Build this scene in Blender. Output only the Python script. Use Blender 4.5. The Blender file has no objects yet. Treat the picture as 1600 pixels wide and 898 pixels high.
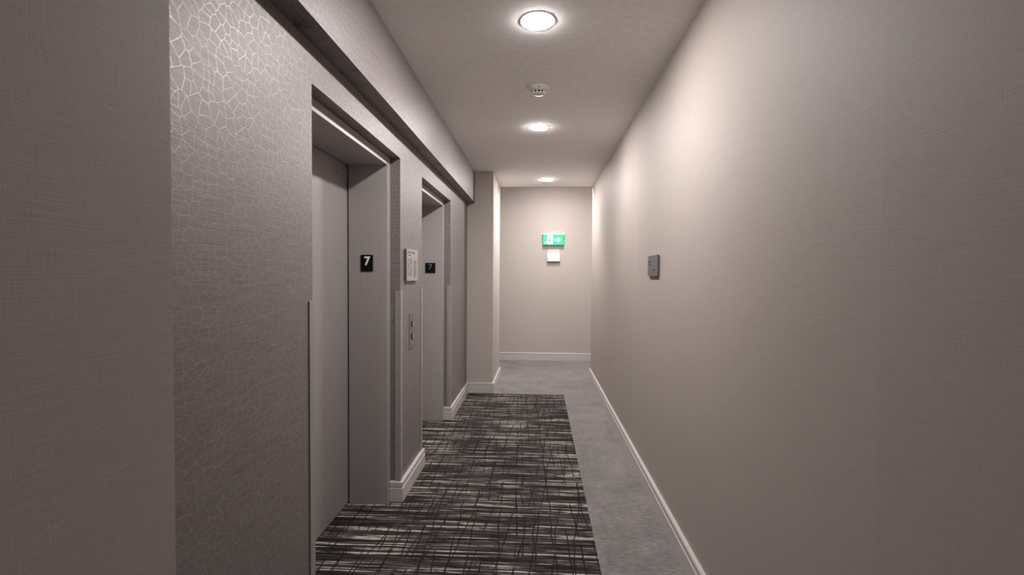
import bpy, bmesh, math, random
from mathutils import Vector, Matrix
random.seed(7)
S = bpy.context.scene
COL = S.collection

# ------------------------------------------------------------------ camera
CAM_H, F_PX, YAW, PITCH, ROLL = 1.445, 740.0, .0558, .0256, .006
cam_d = bpy.data.cameras.new('camera')
cam_d.sensor_fit = 'HORIZONTAL'; cam_d.sensor_width = 36.0
cam_d.lens = F_PX / 1600.0 * 36.0
cam_d.clip_start = .02
cam = bpy.data.objects.new('camera', cam_d); COL.objects.link(cam)
Fv = Vector((-math.sin(YAW) * math.cos(PITCH), math.cos(YAW) * math.cos(PITCH), -math.sin(PITCH)))
Rv = Vector((math.cos(YAW), math.sin(YAW), 0)); Uv = Rv.cross(Fv)
Rv, Uv = (math.cos(ROLL) * Rv + math.sin(ROLL) * Uv, -math.sin(ROLL) * Rv + math.cos(ROLL) * Uv)
M = Matrix((Rv, Uv, -Fv)).transposed().to_4x4(); M.translation = (0, 0, CAM_H)
cam.matrix_world = M
S.camera = cam

# ------------------------------------------------------------------ world, exposure
W = bpy.data.worlds.new('world'); S.world = W; W.use_nodes = True
W.node_tree.nodes['Background'].inputs[0].default_value = (.5, .48, .47, 1)
W.node_tree.nodes['Background'].inputs[1].default_value = 0.02
S.view_settings.view_transform = 'Standard'; S.view_settings.look = 'None'
S.view_settings.gamma = 1.0; S.view_settings.use_curve_mapping = False
S.view_settings.exposure = 0.0
LAMP = 630.0                      # radiance of the downlight lenses
LAMP_COL = (1.0, .952, .925)

# ------------------------------------------------------------------ measures (metres)
H = 2.6965                        # corridor ceiling
WR = .7468                        # right wall face
BH, ZB = .7777, 2.3245            # bulkhead face, bulkhead underside
WL = .8714                        # elevator wall face
XN, YN = .5533, .687              # near left wall face and its end
XC, YC, YE, YB = .5533, 5.744, 6.730, 8.055   # column face, column front, corridor end, far wall
ZO = 2.175                        # top of the elevator openings
OPEN = ((1.783, 2.946), (3.498, 4.650))
XF, XD, ZF, FW = .9352, 1.189, 2.120, .057    # frame face, door face, clear height, frame width
HB, TB = .131, .022               # baseboard
XRUG = .3153
YBACK = -3.2
HF = 2.95                         # ceiling of the cross corridor

# ------------------------------------------------------------------ materials
def newmat(name):
    m = bpy.data.materials.new(name); m.use_nodes = True
    nt = m.node_tree; b = nt.nodes['Principled BSDF']
    return m, nt, b
def node(nt, t, **kw):
    n = nt.nodes.new(t)
    for k, v in kw.items(): setattr(n, k, v)
    return n
def setin(n, **kw):
    for k, v in kw.items(): n.inputs[k.replace('_', ' ')].default_value = v
def mapping(nt, scale, src=None):
    if src is None:
        tc = node(nt, 'ShaderNodeTexCoord'); src = tc.outputs['Object']
    mp = node(nt, 'ShaderNodeMapping'); nt.links.new(src, mp.inputs['Vector'])
    mp.inputs['Scale'].default_value = scale
    return mp.outputs[0]
def noise(nt, vec, scale=1.0, detail=2.0, rough=.5):
    n = node(nt, 'ShaderNodeTexNoise'); nt.links.new(vec, n.inputs['Vector'])
    setin(n, Scale=scale, Detail=detail, Roughness=rough)
    return n.outputs[0]
def ramp(nt, fac, stops, interp='LINEAR'):
    r = node(nt, 'ShaderNodeValToRGB'); nt.links.new(fac, r.inputs[0]); cr = r.color_ramp
    cr.interpolation = interp
    while len(cr.elements) < len(stops): cr.elements.new(.5)
    for e, (p, c) in zip(cr.elements, stops):
        e.position = p; e.color = (c[0], c[1], c[2], 1) if isinstance(c, tuple) else (c, c, c, 1)
    return r.outputs[0]
def mixc(nt, fac, a, b, mode='MIX'):
    n = node(nt, 'ShaderNodeMix', data_type='RGBA', blend_type=mode)
    for sock, v in ((n.inputs[0], fac), (n.inputs[6], a), (n.inputs[7], b)):
        if isinstance(v, bpy.types.NodeSocket): nt.links.new(v, sock)
        elif isinstance(v, (int, float)): sock.default_value = v
        else: sock.default_value = (*v, 1)
    return n.outputs[2]
def math_(nt, op, a, b=None, c=None):
    n = node(nt, 'ShaderNodeMath', operation=op)
    for i, v in enumerate((a, b, c)):
        if v is None: continue
        if isinstance(v, bpy.types.NodeSocket): nt.links.new(v, n.inputs[i])
        else: n.inputs[i].default_value = v
    return n.outputs[0]
def bump(nt, b, hgt, strength, dist=.001):
    n = node(nt, 'ShaderNodeBump'); nt.links.new(hgt, n.inputs['Height'])
    n.inputs['Strength'].default_value = strength; n.inputs['Distance'].default_value = dist
    nt.links.new(n.outputs[0], b.inputs['Normal'])
def plain(name, col, rough=.5, metal=0.0, spec=.5):
    m, nt, b = newmat(name)
    v = mapping(nt, (1, 1, 1)); n = noise(nt, v, 30, 3)
    c = ramp(nt, n, [(.3, tuple(x * .96 for x in col)), (.7, tuple(min(1, x * 1.04) for x in col))])
    nt.links.new(c, b.inputs['Base Color'])
    setin(b, Roughness=rough, Metallic=metal); b.inputs['Specular IOR Level'].default_value = spec
    return m
def linen(name, col, amp=.10, seams=False):
    """woven vinyl wallcovering: horizontal slub threads over finer vertical ones"""
    m, nt, b = newmat(name)
    hz = noise(nt, mapping(nt, (11, 11, 330)), 1, 3, .6)
    vt = noise(nt, mapping(nt, (420, 420, 30)), 1, 2, .5)
    big = noise(nt, mapping(nt, (1.2, 1.2, 1.2)), 1, 2)
    s = math_(nt, 'ADD', math_(nt, 'MULTIPLY', hz, .68), math_(nt, 'MULTIPLY', vt, .32))
    lo = tuple(x * (1 - amp) for x in col); hi = tuple(x * (1 + amp) for x in col)
    c = ramp(nt, s, [(.36, lo), (.64, hi)])
    c = mixc(nt, 1.0, c, ramp(nt, big, [(.3, .965), (.7, 1.0)]), 'MULTIPLY')
    if seams:                                   # hung in drops 1.35 m wide, a hair apart in tone
        tc = node(nt, 'ShaderNodeTexCoord'); sx = node(nt, 'ShaderNodeSeparateXYZ')
        nt.links.new(tc.outputs['Object'], sx.inputs[0])
        k = math_(nt, 'FLOOR', math_(nt, 'DIVIDE', math_(nt, 'ADD', sx.outputs[1], 1.62), 1.35))
        wn = node(nt, 'ShaderNodeTexWhiteNoise', noise_dimensions='1D'); nt.links.new(k, wn.inputs['W'])
        c = mixc(nt, 1.0, c, ramp(nt, wn.outputs[0], [(0, .955), (1, 1.0)]), 'MULTIPLY')
    nt.links.new(c, b.inputs['Base Color'])
    setin(b, Roughness=.62); b.inputs['Specular IOR Level'].default_value = .35
    bump(nt, b, s, .35, .0010)
    return m
def crackle(name):
    """plum-grey grasscloth printed with a pearly crackle of small cells"""
    m, nt, b = newmat(name)
    hz = noise(nt, mapping(nt, (7, 7, 420)), 1, 4, .65)
    w = mapping(nt, (1, 1, 1))
    sp = node(nt, 'ShaderNodeSeparateXYZ'); nt.links.new(w, sp.inputs[0])
    cb = node(nt, 'ShaderNodeCombineXYZ')
    nt.links.new(math_(nt, 'ADD', sp.outputs[0], sp.outputs[1]), cb.inputs[0])
    nt.links.new(math_(nt, 'MULTIPLY_ADD', sp.outputs[0], .7, sp.outputs[2]), cb.inputs[1])
    wob = node(nt, 'ShaderNodeTexNoise'); nt.links.new(cb.outputs[0], wob.inputs['Vector']); setin(wob, Scale=7.0, Detail=1.0)
    ds = mixc(nt, .05, cb.outputs[0], wob.outputs['Color'], 'ADD')
    vo = node(nt, 'ShaderNodeTexVoronoi', feature='DISTANCE_TO_EDGE', voronoi_dimensions='2D'); nt.links.new(ds, vo.inputs['Vector']); setin(vo, Scale=30.0, Randomness=1.0)
    line = ramp(nt, vo.outputs[0], [(.010, 1.0), (.034, 0.0)])
    brk = noise(nt, mapping(nt, (14, 14, 14)), 1, 2)
    line = math_(nt, 'MULTIPLY', line, ramp(nt, brk, [(.34, .5), (.58, 1.0)]))
    cells = ramp(nt, hz, [(.29, (.050, .041, .040)), (.40, (.140, .118, .116)), (.52, (.170, .145, .142)), (.68, (.212, .184, .180))])
    c = mixc(nt, math_(nt, 'MULTIPLY', line, .60), cells, (.46, .425, .415))
    nt.links.new(c, b.inputs['Base Color'])
    nt.links.new(math_(nt, 'MULTIPLY', line, .4), b.inputs['Metallic'])
    rg = math_(nt, 'SUBTRACT', .50, math_(nt, 'MULTIPLY', line, .12))
    nt.links.new(rg, b.inputs['Roughness']); b.inputs['Specular IOR Level'].default_value = .9
    b.inputs['Specular Tint'].default_value = (1, .95, .94, 1)
    bump(nt, b, hz, .5, .0012)
    return m
def carpet_plain(name):
    m, nt, b = newmat(name)
    f = noise(nt, mapping(nt, (1, 1, 1)), 420, 2)
    st = noise(nt, mapping(nt, (20, 95, 9)), 1, 4, .65)
    bg = noise(nt, mapping(nt, (1, 1, 1)), 4.0, 2)
    s = math_(nt, 'ADD', math_(nt, 'ADD', math_(nt, 'MULTIPLY', f, .3), math_(nt, 'MULTIPLY', st, .5)), math_(nt, 'MULTIPLY', bg, .2))
    c = ramp(nt, s, [(.38, (.092, .083, .082)), (.62, (.290, .264, .260))])
    nt.links.new(c, b.inputs['Base Color']); setin(b, Roughness=.95); b.inputs['Specular IOR Level'].default_value = .1
    b.inputs['Sheen Weight'].default_value = .25; b.inputs['Sheen Roughness'].default_value = .5
    bump(nt, b, f, .8, .004)
    return m
def carpet_streaks(name):
    """charcoal carpet with broken cream and grey dashes crossed by thin wavering dark threads"""
    m, nt, b = newmat(name)
    tc = node(nt, 'ShaderNodeTexCoord')
    wv = node(nt, 'ShaderNodeTexNoise'); nt.links.new(tc.outputs['Object'], wv.inputs['Vector']); setin(wv, Scale=6.0, Detail=2.0)
    p = mixc(nt, .008, tc.outputs['Object'], wv.outputs['Color'], 'ADD')
    row = noise(nt, mapping(nt, (1.6, 54, 1), p), 1, 4, .62)
    tone = noise(nt, mapping(nt, (1.1, 13, 1), p), 1, 2, .5)
    v = math_(nt, 'ADD', math_(nt, 'MULTIPLY', row, .80), math_(nt, 'MULTIPLY', tone, .20))
    dark, char, grey, mid, cream = (.017, .0135, .0128), (.030, .0255, .024), (.075, .068, .065), (.140, .126, .119), (.62, .56, .51)
    c = ramp(nt, v, [(.0, dark), (.38, char), (.42, dark), (.468, grey), (.505, dark), (.515, mid), (.548, dark), (.566, cream), (.645, dark), (.66, mid)], 'CONSTANT')
    # thin dark threads: broken lines running with the corridor, and finer ones across
    sp = node(nt, 'ShaderNodeSeparateXYZ'); nt.links.new(p, sp.inputs[0])
    def threads(scale, slant, wob_s, wob_a, w, seed):
        n1 = noise(nt, mapping(nt, (wob_s * 2, wob_s, 1), tc.outputs['Object']), 1, 2, .6)
        x = math_(nt, 'ADD', math_(nt, 'ADD', sp.outputs[0], math_(nt, 'MULTIPLY', sp.outputs[1], slant)), math_(nt, 'MULTIPLY', n1, wob_a))
        vo = node(nt, 'ShaderNodeTexVoronoi', voronoi_dimensions='1D', feature='DISTANCE_TO_EDGE')
        nt.links.new(math_(nt, 'ADD', math_(nt, 'MULTIPLY', x, scale), seed), vo.inputs['W']); setin(vo, Scale=1.0, Randomness=1.0)
        ln = ramp(nt, vo.outputs[0], [(w * .6, 1.0), (w, 0.0)])
        bk = noise(nt, mapping(nt, (9, 5, 1), tc.outputs['Object']), 1, 1)
        return math_(nt, 'MULTIPLY', ln, ramp(nt, math_(nt, 'ADD', bk, seed * .001), [(.42, 0.0), (.46, 1.0)]))
    t1 = threads(14, .04, 3.0, .05, .060, 3.1); t2 = threads(9, -.10, 2.2, .07, .036, 40.7)
    n2 = noise(nt, mapping(nt, (1.8, 80, 1), p), 1, 2, .5)
    t3 = ramp(nt, math_(nt, 'ABSOLUTE', math_(nt, 'SUBTRACT', n2, .5)), [(.024, 1.0), (.036, 0.0)])
    t = math_(nt, 'MAXIMUM', math_(nt, 'MAXIMUM', t1, t2), t3)
    c = mixc(nt, math_(nt, 'MULTIPLY', t, .97), c, dark)
    f = noise(nt, mapping(nt, (1, 1, 1)), 520, 2)
    c = mixc(nt, 1.0, c, ramp(nt, f, [(.3, .72), (.7, 1.12)]), 'MULTIPLY')
    nt.links.new(c, b.inputs['Base Color']); setin(b, Roughness=.95); b.inputs['Specular IOR Level'].default_value = .1
    bump(nt, b, f, .8, .004)
    return m
def brushed(name, col, rough=.38, metal=.6, axis='z'):
    m, nt, b = newmat(name)
    sc = (500, 500, 5) if axis == 'z' else (5, 5, 500)
    n = noise(nt, mapping(nt, sc), 1, 2)
    c = ramp(nt, n, [(.3, tuple(x * .93 for x in col)), (.7, tuple(x * 1.07 for x in col))])
    nt.links.new(c, b.inputs['Base Color']); setin(b, Roughness=rough, Metallic=metal)
    bump(nt, b, n, .08, .0005)
    return m
def glow(name, col, strength):
    m, nt, b = newmat(name)
    b.inputs['Base Color'].default_value = (*col, 1)
    b.inputs['Emission Color'].default_value = (*col, 1); b.inputs['Emission Strength'].default_value = strength
    setin(b, Roughness=.4)
    return m

MAT = {
    'beige': linen('beige_linen_wallcovering', (.388, .337, .311), .055, True),
    'beige_lit': linen('lit_linen_wallcovering', (.455, .405, .378), .04),  # lighter copy of the beige; far-end brightness put into the colour
    'crackle': crackle('crackle_wallcovering'),
    'ceiling': plain('ceiling_paint', (.88, .855, .84), .85, 0, .2),
    'base': plain('baseboard_paint', (.52, .478, .46), .36),
    'carpet': carpet_plain('plain_grey_carpet'),
    'rug': carpet_streaks('streaked_carpet'),
    'frame': brushed('grey_powder_coated_steel', (.365, .335, .330), .45, .05),
    'door': brushed('satin_grey_steel', (.37, .34, .336), .36, .30),
    'guard': plain('grey_corner_guard_vinyl', (.29, .268, .258), .45),
    'black': plain('black_plastic', (.003, .0027, .0027), .5, 0, .15),
    'gap': plain('dark_gap', (.004, .0035, .0035), .9),
    'white': plain('white_plastic', (.80, .78, .76), .4),
    'white_mark': plain('white_numeral', (.82, .82, .80), .5),
    'green_mark': plain('dull_green_numeral', (.13, .20, .165), .5),
    'steel': brushed('steel_plate', (.25, .215, .185), .38, .6, 'y'),
    'pale_plate': brushed('pale_engraved_plate', (.40, .375, .362), .4, .3, 'y'),
    'plate_edge': plain('plate_edge', (.09, .078, .075), .5),
    'ink': plain('dark_ink', (.06, .052, .05), .6),
    'sign_grey': plain('slate_grey_sign', (.115, .105, .103), .5),
    'sign_ink': plain('sign_lettering', (.03, .027, .027), .5),
    'lens': glow('lamp_lens', LAMP_COL, LAMP),
    'exit_green': glow('exit_sign_green', (.01, .50, .20), .8),
    'exit_white': glow('exit_sign_white', (.80, 1.0, .92), .6),
    'exit_dark': plain('exit_sign_figure', (.01, .10, .05), .6, 0, .1),
    'detector': plain('detector_plastic', (.70, .665, .63), .5),
}

# ------------------------------------------------------------------ mesh helpers
def world_of(o):
    m = Matrix.Translation(o.location)
    return m if o.parent is None else world_of(o.parent) @ o.matrix_parent_inverse @ m
def link(name, bm, mat, parent=None, smooth=False, bevel=0, local=False):
    bmesh.ops.recalc_face_normals(bm, faces=bm.faces)
    me = bpy.data.meshes.new(name); bm.to_mesh(me); bm.free()
    me.materials.append(MAT[mat] if isinstance(mat, str) else mat)
    if smooth:
        for p in me.polygons: p.use_smooth = True
    o = bpy.data.objects.new(name, me); COL.objects.link(o)
    if parent:
        o.parent = parent
        if not local: o.matrix_parent_inverse = world_of(parent).inverted()
    if bevel:
        b = o.modifiers.new('bevel', 'BEVEL'); b.width = bevel; b.segments = 2; b.limit_method = 'ANGLE'
    return o
def box(bm, x0, x1, y0, y1, z0, z1):
    vs = [bm.verts.new((x, y, z)) for x in (x0, x1) for y in (y0, y1) for z in (z0, z1)]
    for f in ((0, 1, 3, 2), (4, 6, 7, 5), (0, 4, 5, 1), (2, 3, 7, 6), (0, 2, 6, 4), (1, 5, 7, 3)):
        bm.faces.new([vs[i] for i in f])
def boxes(*bs):
    bm = bmesh.new()
    for b in bs: box(bm, *b)
    return bm
def lathe(prof, seg=48):
    """prof: (radius, z) from the top down, closed where the radius is 0"""
    bm = bmesh.new(); rings = []
    for r, z in prof:
        if r <= 1e-6: rings.append([bm.verts.new((0, 0, z))])
        else: rings.append([bm.verts.new((r * math.cos(2 * math.pi * i / seg), r * math.sin(2 * math.pi * i / seg), z)) for i in range(seg)])
    for a, b in zip(rings, rings[1:]):
        for i in range(seg):
            j = (i + 1) % seg
            if len(a) == 1 and len(b) == 1: continue
            if len(a) == 1: bm.faces.new((a[0], b[i], b[j]))
            elif len(b) == 1: bm.faces.new((a[i], b[0], a[j]))
            else: bm.faces.new((a[i], b[i], b[j], a[j]))
    return bm
def sweep(path, prof, closed_ends=True):
    """prof (offset, height) swept along a plan path with mitred corners; the offset goes to the path's left"""
    bm = bmesh.new(); n = len(path); rings = []
    for i, p in enumerate(path):
        p = Vector(p)
        d0 = (p - Vector(path[i - 1])).normalized() if i else None
        d1 = (Vector(path[i + 1]) - p).normalized() if i < n - 1 else None
        if d0 is None: nrm = Vector((-d1.y, d1.x))
        elif d1 is None: nrm = Vector((-d0.y, d0.x))
        else:
            n0, n1 = Vector((-d0.y, d0.x)), Vector((-d1.y, d1.x))
            nrm = (n0 + n1); nrm = nrm / (nrm.dot(n0))
        rings.append([bm.verts.new((p.x + nrm.x * o, p.y + nrm.y * o, z)) for o, z in prof])
    k = len(prof)
    for a, b in zip(rings, rings[1:]):
        for i in range(k): bm.faces.new((a[i], a[(i + 1) % k], b[(i + 1) % k], b[i]))
    bm.faces.new(rings[0]); bm.faces.new(list(reversed(rings[-1])))
    return bm
def prism(pts, place, depth):
    """flat outline pts (u, v) pushed out by depth; place(u, v, w) gives the world point"""
    bm = bmesh.new()
    a = [bm.verts.new(place(u, v, 0)) for u, v in pts]; b = [bm.verts.new(place(u, v, depth)) for u, v in pts]
    bm.faces.new(a); bm.faces.new(list(reversed(b)))
    for i in range(len(pts)):
        j = (i + 1) % len(pts); bm.faces.new((a[i], a[j], b[j], b[i]))
    return bm
def rrect(w, h, r, n=5):
    pts = []
    for cx, cy, a0 in ((w / 2 - r, h / 2 - r, 0), (-w / 2 + r, h / 2 - r, 90), (-w / 2 + r, -h / 2 + r, 180), (w / 2 - r, -h / 2 + r, 270)):
        for i in range(n + 1):
            a = math.radians(a0 + 90 * i / n); pts.append((cx + r * math.cos(a), cy + r * math.sin(a)))
    return pts
def structure(o, label, cat=None):
    o['kind'] = 'structure'; o['label'] = label
    if cat: o['category'] = cat
    return o
def tag(o, label, cat, group=None):
    o['label'] = label; o['category'] = cat
    if group: o['group'] = group
    return o
def thing(name, loc, label, cat, group=None):
    o = bpy.data.objects.new(name, None); COL.objects.link(o); o.location = loc; o.empty_display_size = .1
    return tag(o, label, cat, group)
def numeral(txt, size, mat, parent, mw, name, bold=0.0, depth=.0006):
    cu = bpy.data.curves.new(name, 'FONT'); cu.body = txt; cu.size = size; cu.extrude = depth
    cu.align_x = 'CENTER'; cu.align_y = 'CENTER'; cu.offset = bold
    t = bpy.data.objects.new(name + '_curve', cu); COL.objects.link(t)
    bpy.context.view_layer.update()
    me = bpy.data.meshes.new_from_object(t.evaluated_get(bpy.context.evaluated_depsgraph_get()))
    bpy.data.objects.remove(t); bpy.data.curves.remove(cu)
    me.name = name; me.materials.clear(); me.materials.append(MAT[mat]); me.transform(mw)
    o = bpy.data.objects.new(name, me); COL.objects.link(o); o.parent = parent; o.matrix_parent_inverse = world_of(parent).inverted()
    return o
FACE_CAM = Matrix(((1, 0, 0, 0), (0, 0, -1, 0), (0, 1, 0, 0), (0, 0, 0, 1)))     # text facing -Y

# ------------------------------------------------------------------ setting: floor, ceilings, walls
structure(link('floor', boxes((-4, 4.6, YBACK - .2, YB + .2, -.1, 0)), 'carpet'), 'plain grey carpet floor of the corridor', 'floor')
structure(link('ceiling', boxes((-1.6, WR + .2, YBACK - .2, YE, H, H + .08)), 'ceiling'), 'flat painted corridor ceiling with downlights', 'ceiling')
structure(link('ceiling_far', boxes((-4, 4.6, YE, YB + .2, HF, HF + .1), (-4, 4.6, YE - .12, YE, H + .08, HF)), 'ceiling'), 'raised ceiling of the crossing passage beyond the corridor', 'ceiling')
structure(link('wall_right', boxes((WR, WR + .2, YBACK, YE, 0, H), (WR + .2, 4.6, YE - .2, YE, 0, H)), 'beige'), 'long beige linen-textured wall along the corridor', 'wall')
structure(link('wall_far', boxes((-4, 4.6, YB, YB + .15, 0, HF)), 'beige_lit'), 'beige wall closing the corridor behind the exit sign', 'wall')
structure(link('wall_back', boxes((-1.6, WR + .2, YBACK - .15, YBACK, 0, H)), 'beige'), 'beige wall closing the other end of the corridor', 'wall')
structure(link('wall_end', boxes((4.45, 4.6, YE, YB, 0, HF)), 'beige'), 'wall at the end of the crossing passage', 'wall')
structure(link('wall_end_opposite', boxes((-4, -3.85, YE, YB, 0, HF)), 'beige'), 'wall at the opposite end of the crossing passage', 'wall')
structure(link('wall_left_near', boxes((-1.6, -XN, YBACK, YN, 0, H)), 'beige'), 'projecting beige wall before the elevator recess', 'wall')
structure(link('wall_column', boxes((-1.6, -XC, YC, YE, 0, H), (-4, -1.6, YE - .2, YE, 0, H)), 'beige_lit'), 'projecting beige column beyond the elevators', 'wall')  # column takes the lightened beige in place of stronger light on it
xb = -XF - .28
(o1a, o1b), (o2a, o2b) = OPEN
segs = [(-1.6, -WL, YN, o1a, 0, ZB), (-1.6, -WL, o1b, o2a, 0, ZB), (-1.6, -WL, o2b, YC, 0, ZB),
        (-1.6, -WL, o1a, o1b, ZO, ZB), (-1.6, -WL, o2a, o2b, ZO, ZB),
        (-1.6, -1.36, o1a, o1b, 0, ZO), (-1.6, -1.36, o2a, o2b, 0, ZO)]
structure(link('wall_left', boxes(*segs), 'crackle'), 'plum-grey crackle-patterned wall around the two elevators', 'wall')
structure(link('bulkhead', boxes((-1.6, -BH, YN, YC, ZB, H)), 'crackle'), 'crackle-patterned bulkhead running above the elevators', 'bulkhead')

# patterned carpet laid into the plain one, running up to the elevator doors
rug_pts = [(XRUG, YN - .35), (XRUG, YC - TB), (-WL, YC - TB), (-WL, o2b), (-XD, o2b), (-XD, o2a), (-WL, o2a), (-WL, o1b), (-XD, o1b), (-XD, o1a), (-WL, o1a), (-WL, YN), (-XN, YN), (-XN, YN - .35)]
rug = link('floor_inlay', prism(rug_pts, lambda u, v, w: (u, v, w), .004), 'rug')
structure(rug, 'charcoal carpet inlay with broken cream and grey dashes before the elevators', 'carpet')

# baseboards: bottom board, groove, upper band
BP = [(0, 0), (TB, 0), (TB, .090), (TB - .003, .0925), (TB - .008, .0945), (TB - .008, .099), (TB - .002, .101), (TB - .002, HB - .005), (TB - .006, HB), (0, HB)]
def baseboard(name, path, label):
    return structure(link(name, sweep(path, BP), 'base'), label, 'baseboard')
RV = XF - .001
baseboard('baseboard_right', [(WR, YBACK), (WR, YE), (4.4, YE)], 'painted baseboard along the long beige wall')
baseboard('baseboard_far', [(4.45, YB), (-3.85, YB)], 'painted baseboard on the wall under the exit sign')
baseboard('baseboard_column', [(-3.85, YE), (-XC, YE), (-XC, YC), (-WL + TB - .004, YC)], 'painted baseboard wrapping the beige column')
baseboard('baseboard_left', [(-RV, o1a), (-WL, o1a), (-WL, YN)], 'painted baseboard on the crackle wall before the first elevator')
baseboard('baseboard_pier', [(-RV, o2a), (-WL, o2a), (-WL, o1b), (-RV, o1b)], 'painted baseboard wrapping the pier between the two elevators')
baseboard('baseboard_left_end', [(-WL, YC), (-WL, o2b), (-RV, o2b)], 'painted baseboard between the farther elevator and the column')
baseboard('baseboard_left_near', [(-WL, YN), (-XN, YN), (-XN, YBACK)], 'painted baseboard on the projecting wall before the elevator recess')

# ------------------------------------------------------------------ elevator entrances
def elevator(ya, yb, label, key):
    ym = (ya + yb) / 2
    e = thing('elevator_entrance', (-XF, ym, 0), label, 'elevator', 'elevator entrances along the corridor')
    jb = -XD + .008
    for n, (y0, y1) in enumerate(((ya + .001, ya + FW), (yb - FW, yb - .001))):
        link('jamb', boxes((jb, -XF, y0, y1, 0, ZO - .001)), 'frame', e, bevel=.002)
    link('header', boxes((jb, -XF, ya + FW, yb - FW, ZF, ZO - .001)), 'frame', e, bevel=.002)
    for y0, y1 in ((ya + .03, ym - .0015), (ym + .0015, yb - .03)):
        d = link('door_panel', boxes((-XD - .032, -XD, y0, y1, .008, ZF + .03)), 'door', e, bevel=.002)
    if key:
        k = lathe([(.0055, .001), (.0055, 0), (.0035, 0), (0, -.0005)][::1], 16)
        bmesh.ops.rotate(k, verts=k.verts, cent=(0, 0, 0), matrix=Matrix.Rotation(math.radians(90), 3, 'Y'))
        bmesh.ops.translate(k, verts=k.verts, vec=(-XD + .001, 2.728, 2.05))
        ko = link('keyhole', k, 'gap', d)
    link('sill', boxes((-XD - .07, -XD - .0005, ya + .02, yb - .02, 0, .005)), 'gap', e)
    return e
E1 = elevator(o1a, o1b, 'grey steel elevator entrance with the bold white 7 on its jamb', True)
E2 = elevator(o2a, o2b, 'grey steel elevator entrance with the dim green 7, next to the beige column', False)

# ------------------------------------------------------------------ corner guards
def guard(y, sgn, label):
    """sgn +1: opening lies towards +Y of the corner"""
    t, w, z0, z1 = .005, .034, HB, 1.342
    pts = [(-WL + t, -sgn * w), (-WL + t, sgn * t), (-WL - w, sgn * t), (-WL - w, 0), (-WL, 0), (-WL, -sgn * w)]
    bm = bmesh.new()
    a = [bm.verts.new((x, y + v, z0)) for x, v in pts]; b = [bm.verts.new((x, y + v, z1)) for x, v in pts]
    for i in range(6):
        j = (i + 1) % 6; bm.faces.new((a[i], a[j], b[j], b[i]))
    for r in (a, b): bm.faces.new((r[0], r[1], r[4], r[5])); bm.faces.new((r[1], r[2], r[3], r[4]))
    o = link('corner_guard', bm, 'guard', bevel=.0012)
    return tag(o, label, 'corner guard', 'grey corner guards at the elevator openings')
guard(o1a, 1, 'grey corner guard on the wide crackle wall side of the bold-7 elevator')
guard(o1b, -1, 'grey corner guard on the pier, on the bold-7 elevator side of the call buttons')
guard(o2a, 1, 'grey corner guard on the pier, on the dim-7 elevator side of the call buttons')
guard(o2b, -1, 'grey corner guard between the dim-7 elevator and the beige column')

# ------------------------------------------------------------------ floor number plates on the jambs
def plate7(y, cx, cz, w, h, r, label, mat, size, bold, dx, dz):
    yy = y - .0005
    t = thing('floor_number_plate', (cx, yy, cz - h / 2), label, 'sign', 'floor number plates on the elevator jambs')
    link('plate', prism(rrect(w, h, r), lambda u, v, d: (cx + u, yy - d, cz + v), .003), 'black', t)
    numeral('7', size, mat, t, Matrix.Translation((cx + dx, yy - .0035, cz + dz)) @ FACE_CAM, 'numeral', bold)
plate7(o1b - FW, -1.0645, 1.5155, .077, .103, .006, 'black floor number plate with a bold white 7', 'white_mark', .074, .0022, .002, .011)
plate7(o2b - FW, -1.059, 1.5125, .100, .100, .002, 'square black floor number plate with a dim green 7', 'green_mark', .074, .0002, .0, .008)

# ------------------------------------------------------------------ fire notice on the pier
XP = -WL
t = thing('notice_plate', (XP, 3.17, 1.404), 'pale engraved notice plate on the pier above the call buttons', 'sign')
ny0, ny1, nz0, nz1 = 3.035, 3.312, 1.404, 1.616
link('backing', boxes((XP, XP + .006, ny0 + .006, ny1 - .006, nz0 + .006, nz1 - .006)), 'plate_edge', t)
link('backing_board', boxes((XP + .006, XP + .014, ny0, ny1, nz0, nz1)), 'plate_edge', t)
link('face', boxes((XP + .014, XP + .018, ny0, ny1, nz0, nz1)), 'pale_plate', t, bevel=.001)
def marks(rows, place, name, mat, parent, h, gap=.35, seed=1):
    """rows (u0, u1, v): short strokes standing for letters too small to read"""
    rnd = random.Random(seed); bm = bmesh.new()
    for u0, u1, v, hh in rows:
        u = u0
        while u < u1 - hh * .3:
            w = hh * rnd.uniform(.35, .75)
            if rnd.random() > .14:
                st = hh * .2; k = rnd.randrange(4)
                strokes = [(0, st, 0, 1)] if k == 3 else [(0, st, 0, 1), (w - st, w, 0, 1)] if k == 0 else [(0, st, 0, 1), (0, w, .8, 1), (0, w, .4, .58)] if k == 1 else [(0, st, 0, 1), (0, w, 0, .2), (w - st, w, 0, .6)]
                for a, b, c, d in strokes:
                    p = [place(u + a, v + c * hh, 0), place(u + b, v + c * hh, 0), place(u + b, v + d * hh, 0), place(u + a, v + d * hh, 0)]
                    q = [place(u + a, v + c * hh, .0004), place(u + b, v + c * hh, .0004), place(u + b, v + d * hh, .0004), place(u + a, v + d * hh, .0004)]
                    P = [bm.verts.new(x) for x in p]; Q = [bm.verts.new(x) for x in q]
                    bm.faces.new(P); bm.faces.new(Q[::-1])
                    for i in range(4): bm.faces.new((P[i], P[(i + 1) % 4], Q[(i + 1) % 4], Q[i]))
            u += w + hh * .22
    o = link(name, bm, mat, parent); o['kind'] = 'stuff'
    return o
nw, nh = ny1 - ny0, nz1 - nz0
pl = lambda u, v, d: (XP + .0181 + d, ny0 + u * nw, nz0 + v * nh)
def rows_frac(rs): return rs
R_ = [(.07, .80, .86, .062), (.07, .34, .79, .034)]
for k in range(9): R_.append((.07, .17, .66 - k * .062, .036)); R_.append((.22, .46, .66 - k * .062, .026))
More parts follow.
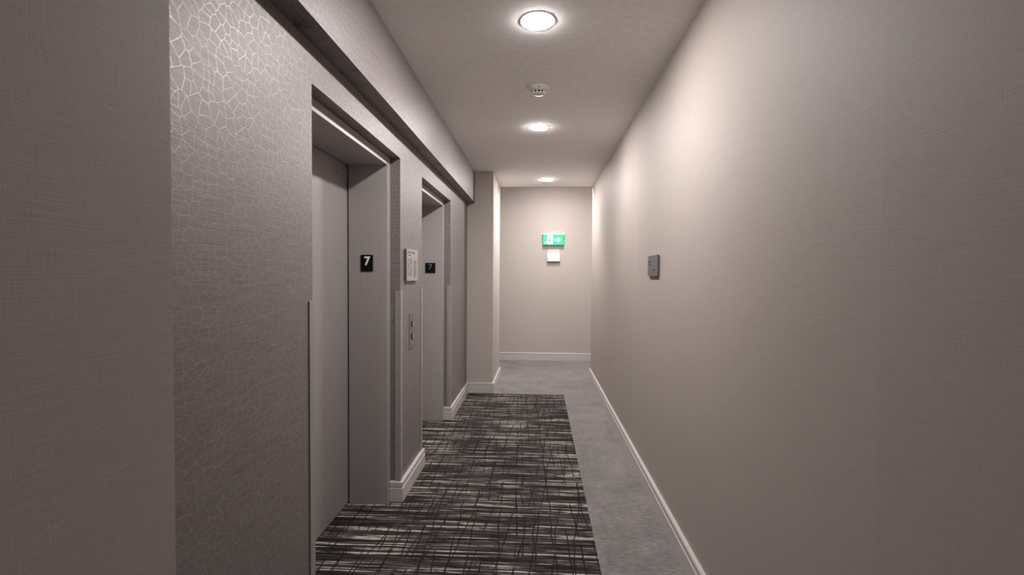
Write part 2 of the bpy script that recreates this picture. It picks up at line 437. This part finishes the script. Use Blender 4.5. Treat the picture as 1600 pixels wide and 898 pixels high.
for k in range(11): R_.append((.58, .88, .62 - k * .050, .024))
marks(R_, pl, 'lettering', 'ink', t, .01, seed=3)

# ------------------------------------------------------------------ hall call buttons
by0, by1, bz0, bz1 = 3.150, 3.278, .937, 1.186
t = thing('call_button_panel', (XP, 3.214, bz0), 'bronze steel elevator call panel with two buttons on the pier', 'call panel')
link('plate', prism(rrect(by1 - by0, bz1 - bz0, .003), lambda u, v, d: (XP + d, (by0 + by1) / 2 + u, (bz0 + bz1) / 2 + v), .004), 'steel', t)
for cz, up in ((1.108, 1), (1.023, -1)):
    cyb = 3.219; x = XP + .004
    b = link('button', prism(rrect(.060, .038, .003), lambda u, v, d: (x + d, cyb + u, cz + v), .002), 'black', t)
    link('button_cap', prism(rrect(.030, .030, .003), lambda u, v, d: (x + .002 + d, cyb + .010 + u, cz + v), .003), 'pale_plate', b)
    arrow = [(-.008, -.005 * up), (.008, -.005 * up), (0, .009 * up)]
    link('arrow', prism(arrow, lambda u, v, d: (x + .005 + d, cyb + .010 + u, cz + v), .0004), 'ink', b)
link('indicator', prism(rrect(.008, .008, .0039), lambda u, v, d: (XP + .004 + d, 3.219 + u, .978 + v), .0012), 'white', t)

# ------------------------------------------------------------------ direction sign on the long wall
sy0, sy1, sz0, sz1 = 2.975, 3.230, 1.446, 1.579
t = thing('direction_sign', (WR, 3.10, sz0), 'slate grey rectangular room sign on the long beige wall', 'sign')
link('spacer', boxes((WR - .004, WR, sy0 + .02, sy1 - .02, sz0 + .02, sz1 - .02)), 'gap', t)
link('plate', boxes((WR - .015, WR - .004, sy0, sy1, sz0, sz1)), 'sign_grey', t, bevel=.001)
sw, sh = sy1 - sy0, sz1 - sz0
ps = lambda u, v, d: (WR - .0151 - d, sy1 - u * sw, sz0 + v * sh)
marks([(.07, .36, .66, .065), (.07, .36, .52, .065), (.54, .84, .26, .065), (.34, .84, .10, .075)], ps, 'lettering', 'sign_ink', t, .01, seed=5)

# ------------------------------------------------------------------ exit sign and the box below it
ex, ez = .244, 2.045
t = thing('exit_sign', (ex, YB, ez - .083), 'lit green exit sign with running figure and white arrow', 'exit sign')
pw, ph, py = .346, .166, YB - .075
link('canopy', boxes((ex - .035, ex + .055, YB - .05, YB, ez + .103, ez + .135)), 'white', t, bevel=.004)
link('housing', boxes((ex - pw / 2 - .006, ex + pw / 2 + .006, YB - .092, YB, ez + .083, ez + .104)), 'white', t, bevel=.003)
pn = link('panel', boxes((ex - pw / 2, ex + pw / 2, py, py + .014, ez - ph / 2, ez + ph / 2)), 'exit_green', t, bevel=.002)
pe = lambda u, v, d: (ex - pw / 2 + u * pw, py - d, ez - ph / 2 + v * ph)
link('doorway', prism([(.20, .05), (.48, .05), (.48, .93), (.20, .93)], pe, .0015), 'exit_white', pn)
def strokes(name, segs, head, mat, parent, base=.0016):
    bm = bmesh.new(); asp = pw / ph
    def poly(pts, dd):
        a = [bm.verts.new(pe(u, v, base)) for u, v in pts]; b = [bm.verts.new(pe(u, v, base + dd)) for u, v in pts]
        bm.faces.new(a); bm.faces.new(b[::-1])
        for i in range(len(pts)): bm.faces.new((a[i], a[(i + 1) % len(pts)], b[(i + 1) % len(pts)], b[i]))
    for n, ((u0, v0), (u1, v1), w) in enumerate(segs):
        d = Vector(((u1 - u0) * asp, v1 - v0)).normalized() * w; px, py_ = -d.y / asp, d.x
        poly([(u0 + px, v0 + py_), (u1 + px, v1 + py_), (u1 - px, v1 - py_), (u0 - px, v0 - py_)], .001 + n * .00008)
    if head:
        (hu, hv, hr) = head
        poly([(hu + hr / asp * math.cos(k * math.pi / 8), hv + hr * math.sin(k * math.pi / 8)) for k in range(16)], .001)
    return link(name, bm, mat, parent)
strokes('running_figure', [((.345, .66), (.305, .40), .05), ((.305, .40), (.37, .31), .036), ((.37, .31), (.355, .11), .032),
                           ((.305, .40), (.265, .25), .036), ((.265, .25), (.215, .22), .028), ((.35, .64), (.415, .52), .026)], (.375, .80, .06), 'exit_dark', pn)
strokes('arrow', [((.54, .48), (.80, .48), .075)], None, 'exit_white', pn)
link('arrow_head', prism([(.70, .26), (.755, .26), (.875, .49), (.755, .72), (.70, .72), (.79, .49)], pe, .0024), 'exit_white', pn)
strokes('trailing_leg', [((.08, .16), (.14, .30), .03), ((.14, .30), (.185, .26), .03)], None, 'exit_white', pn)

t = thing('signal_box', (.25, YB, 1.683), 'plain white box fixture mounted under the exit sign', 'alarm box')
link('back_plate', boxes((.150, .351, YB - .012, YB, 1.690, 1.885)), 'base', t, bevel=.004)
link('cover', boxes((.144, .357, YB - .062, YB - .012, 1.683, 1.817)), 'white', t, bevel=.008)

# ------------------------------------------------------------------ ceiling: smoke detector and downlights
t = thing('smoke_detector', (-.007, 3.195, H), 'white round smoke detector on the corridor ceiling', 'smoke detector')
link('base', lathe([(0, 0), (.068, 0), (.069, -.004), (.066, -.010), (.058, -.018), (.045, -.026), (0, -.026)]), 'detector', t, True, local=True)
link('chamber', lathe([(0, -.024), (.036, -.024), (.036, -.040), (0, -.040)]), 'gap', t, local=True)
bm = bmesh.new()
for k in range(10):
    a = k * math.pi / 5; c, s_ = math.cos(a), math.sin(a)
    m4 = Matrix.Rotation(a, 4, 'Z')
    b0 = len(bm.verts)
    box(bm, .034, .042, -.003, .003, -.041, -.024)
    bm.verts.ensure_lookup_table()
    for v in bm.verts[b0:]: v.co = m4 @ v.co
link('vent_ribs', bm, 'detector', t, local=True)
link('cap', lathe([(0, -.0395), (.042, -.0395), (.043, -.041), (.038, -.0445), (.022, -.047), (0, -.048)]), 'detector', t, True, local=True)
dt = link('test_light', lathe([(0, -.012), (.004, -.012), (.004, -.017), (0, -.018)], 12), 'gap', t, local=True)
dt.location = (.003, -.060, 0)

def downlight(x, y, z, label, group=None):
    t = thing('downlight', (x, y, z), label, 'ceiling light', group)
    link('trim_ring', lathe([(.0729, 0), (.0872, 0), (.087, -.0012), (.084, -.0017), (.0729, -.0004), (.0729, 0)], 64), 'white', t, False, local=True)
    link('lens', lathe([(.0728, -.0005), (.0728, -.0026), (.069, -.0042), (.056, -.0060), (.03, -.0075), (0, -.008)], 64), 'lens', t, True, local=True)
    return t
G = 'round downlights along the corridor ceiling'
downlight(-.014, 2.368, H, 'round downlight in front of the bold-7 elevator, before the smoke detector', G)
downlight(-.006, 4.045, H, 'round downlight in front of the dim-7 elevator, beyond the smoke detector', G)
downlight(.104, 6.231, H, 'round downlight beside the column at the end of the corridor ceiling', G)
downlight(.05, -2.5, H, 'added unseen fill downlight on the corridor ceiling before the elevator recess', G)  # added fill lamp behind the camera, brightens the near walls
downlight(.25, 7.06, HF, 'round downlight in the raised passage ceiling above the exit sign', G)
downlight(2.7, 7.42, HF, 'round downlight farther along the raised passage ceiling', G)
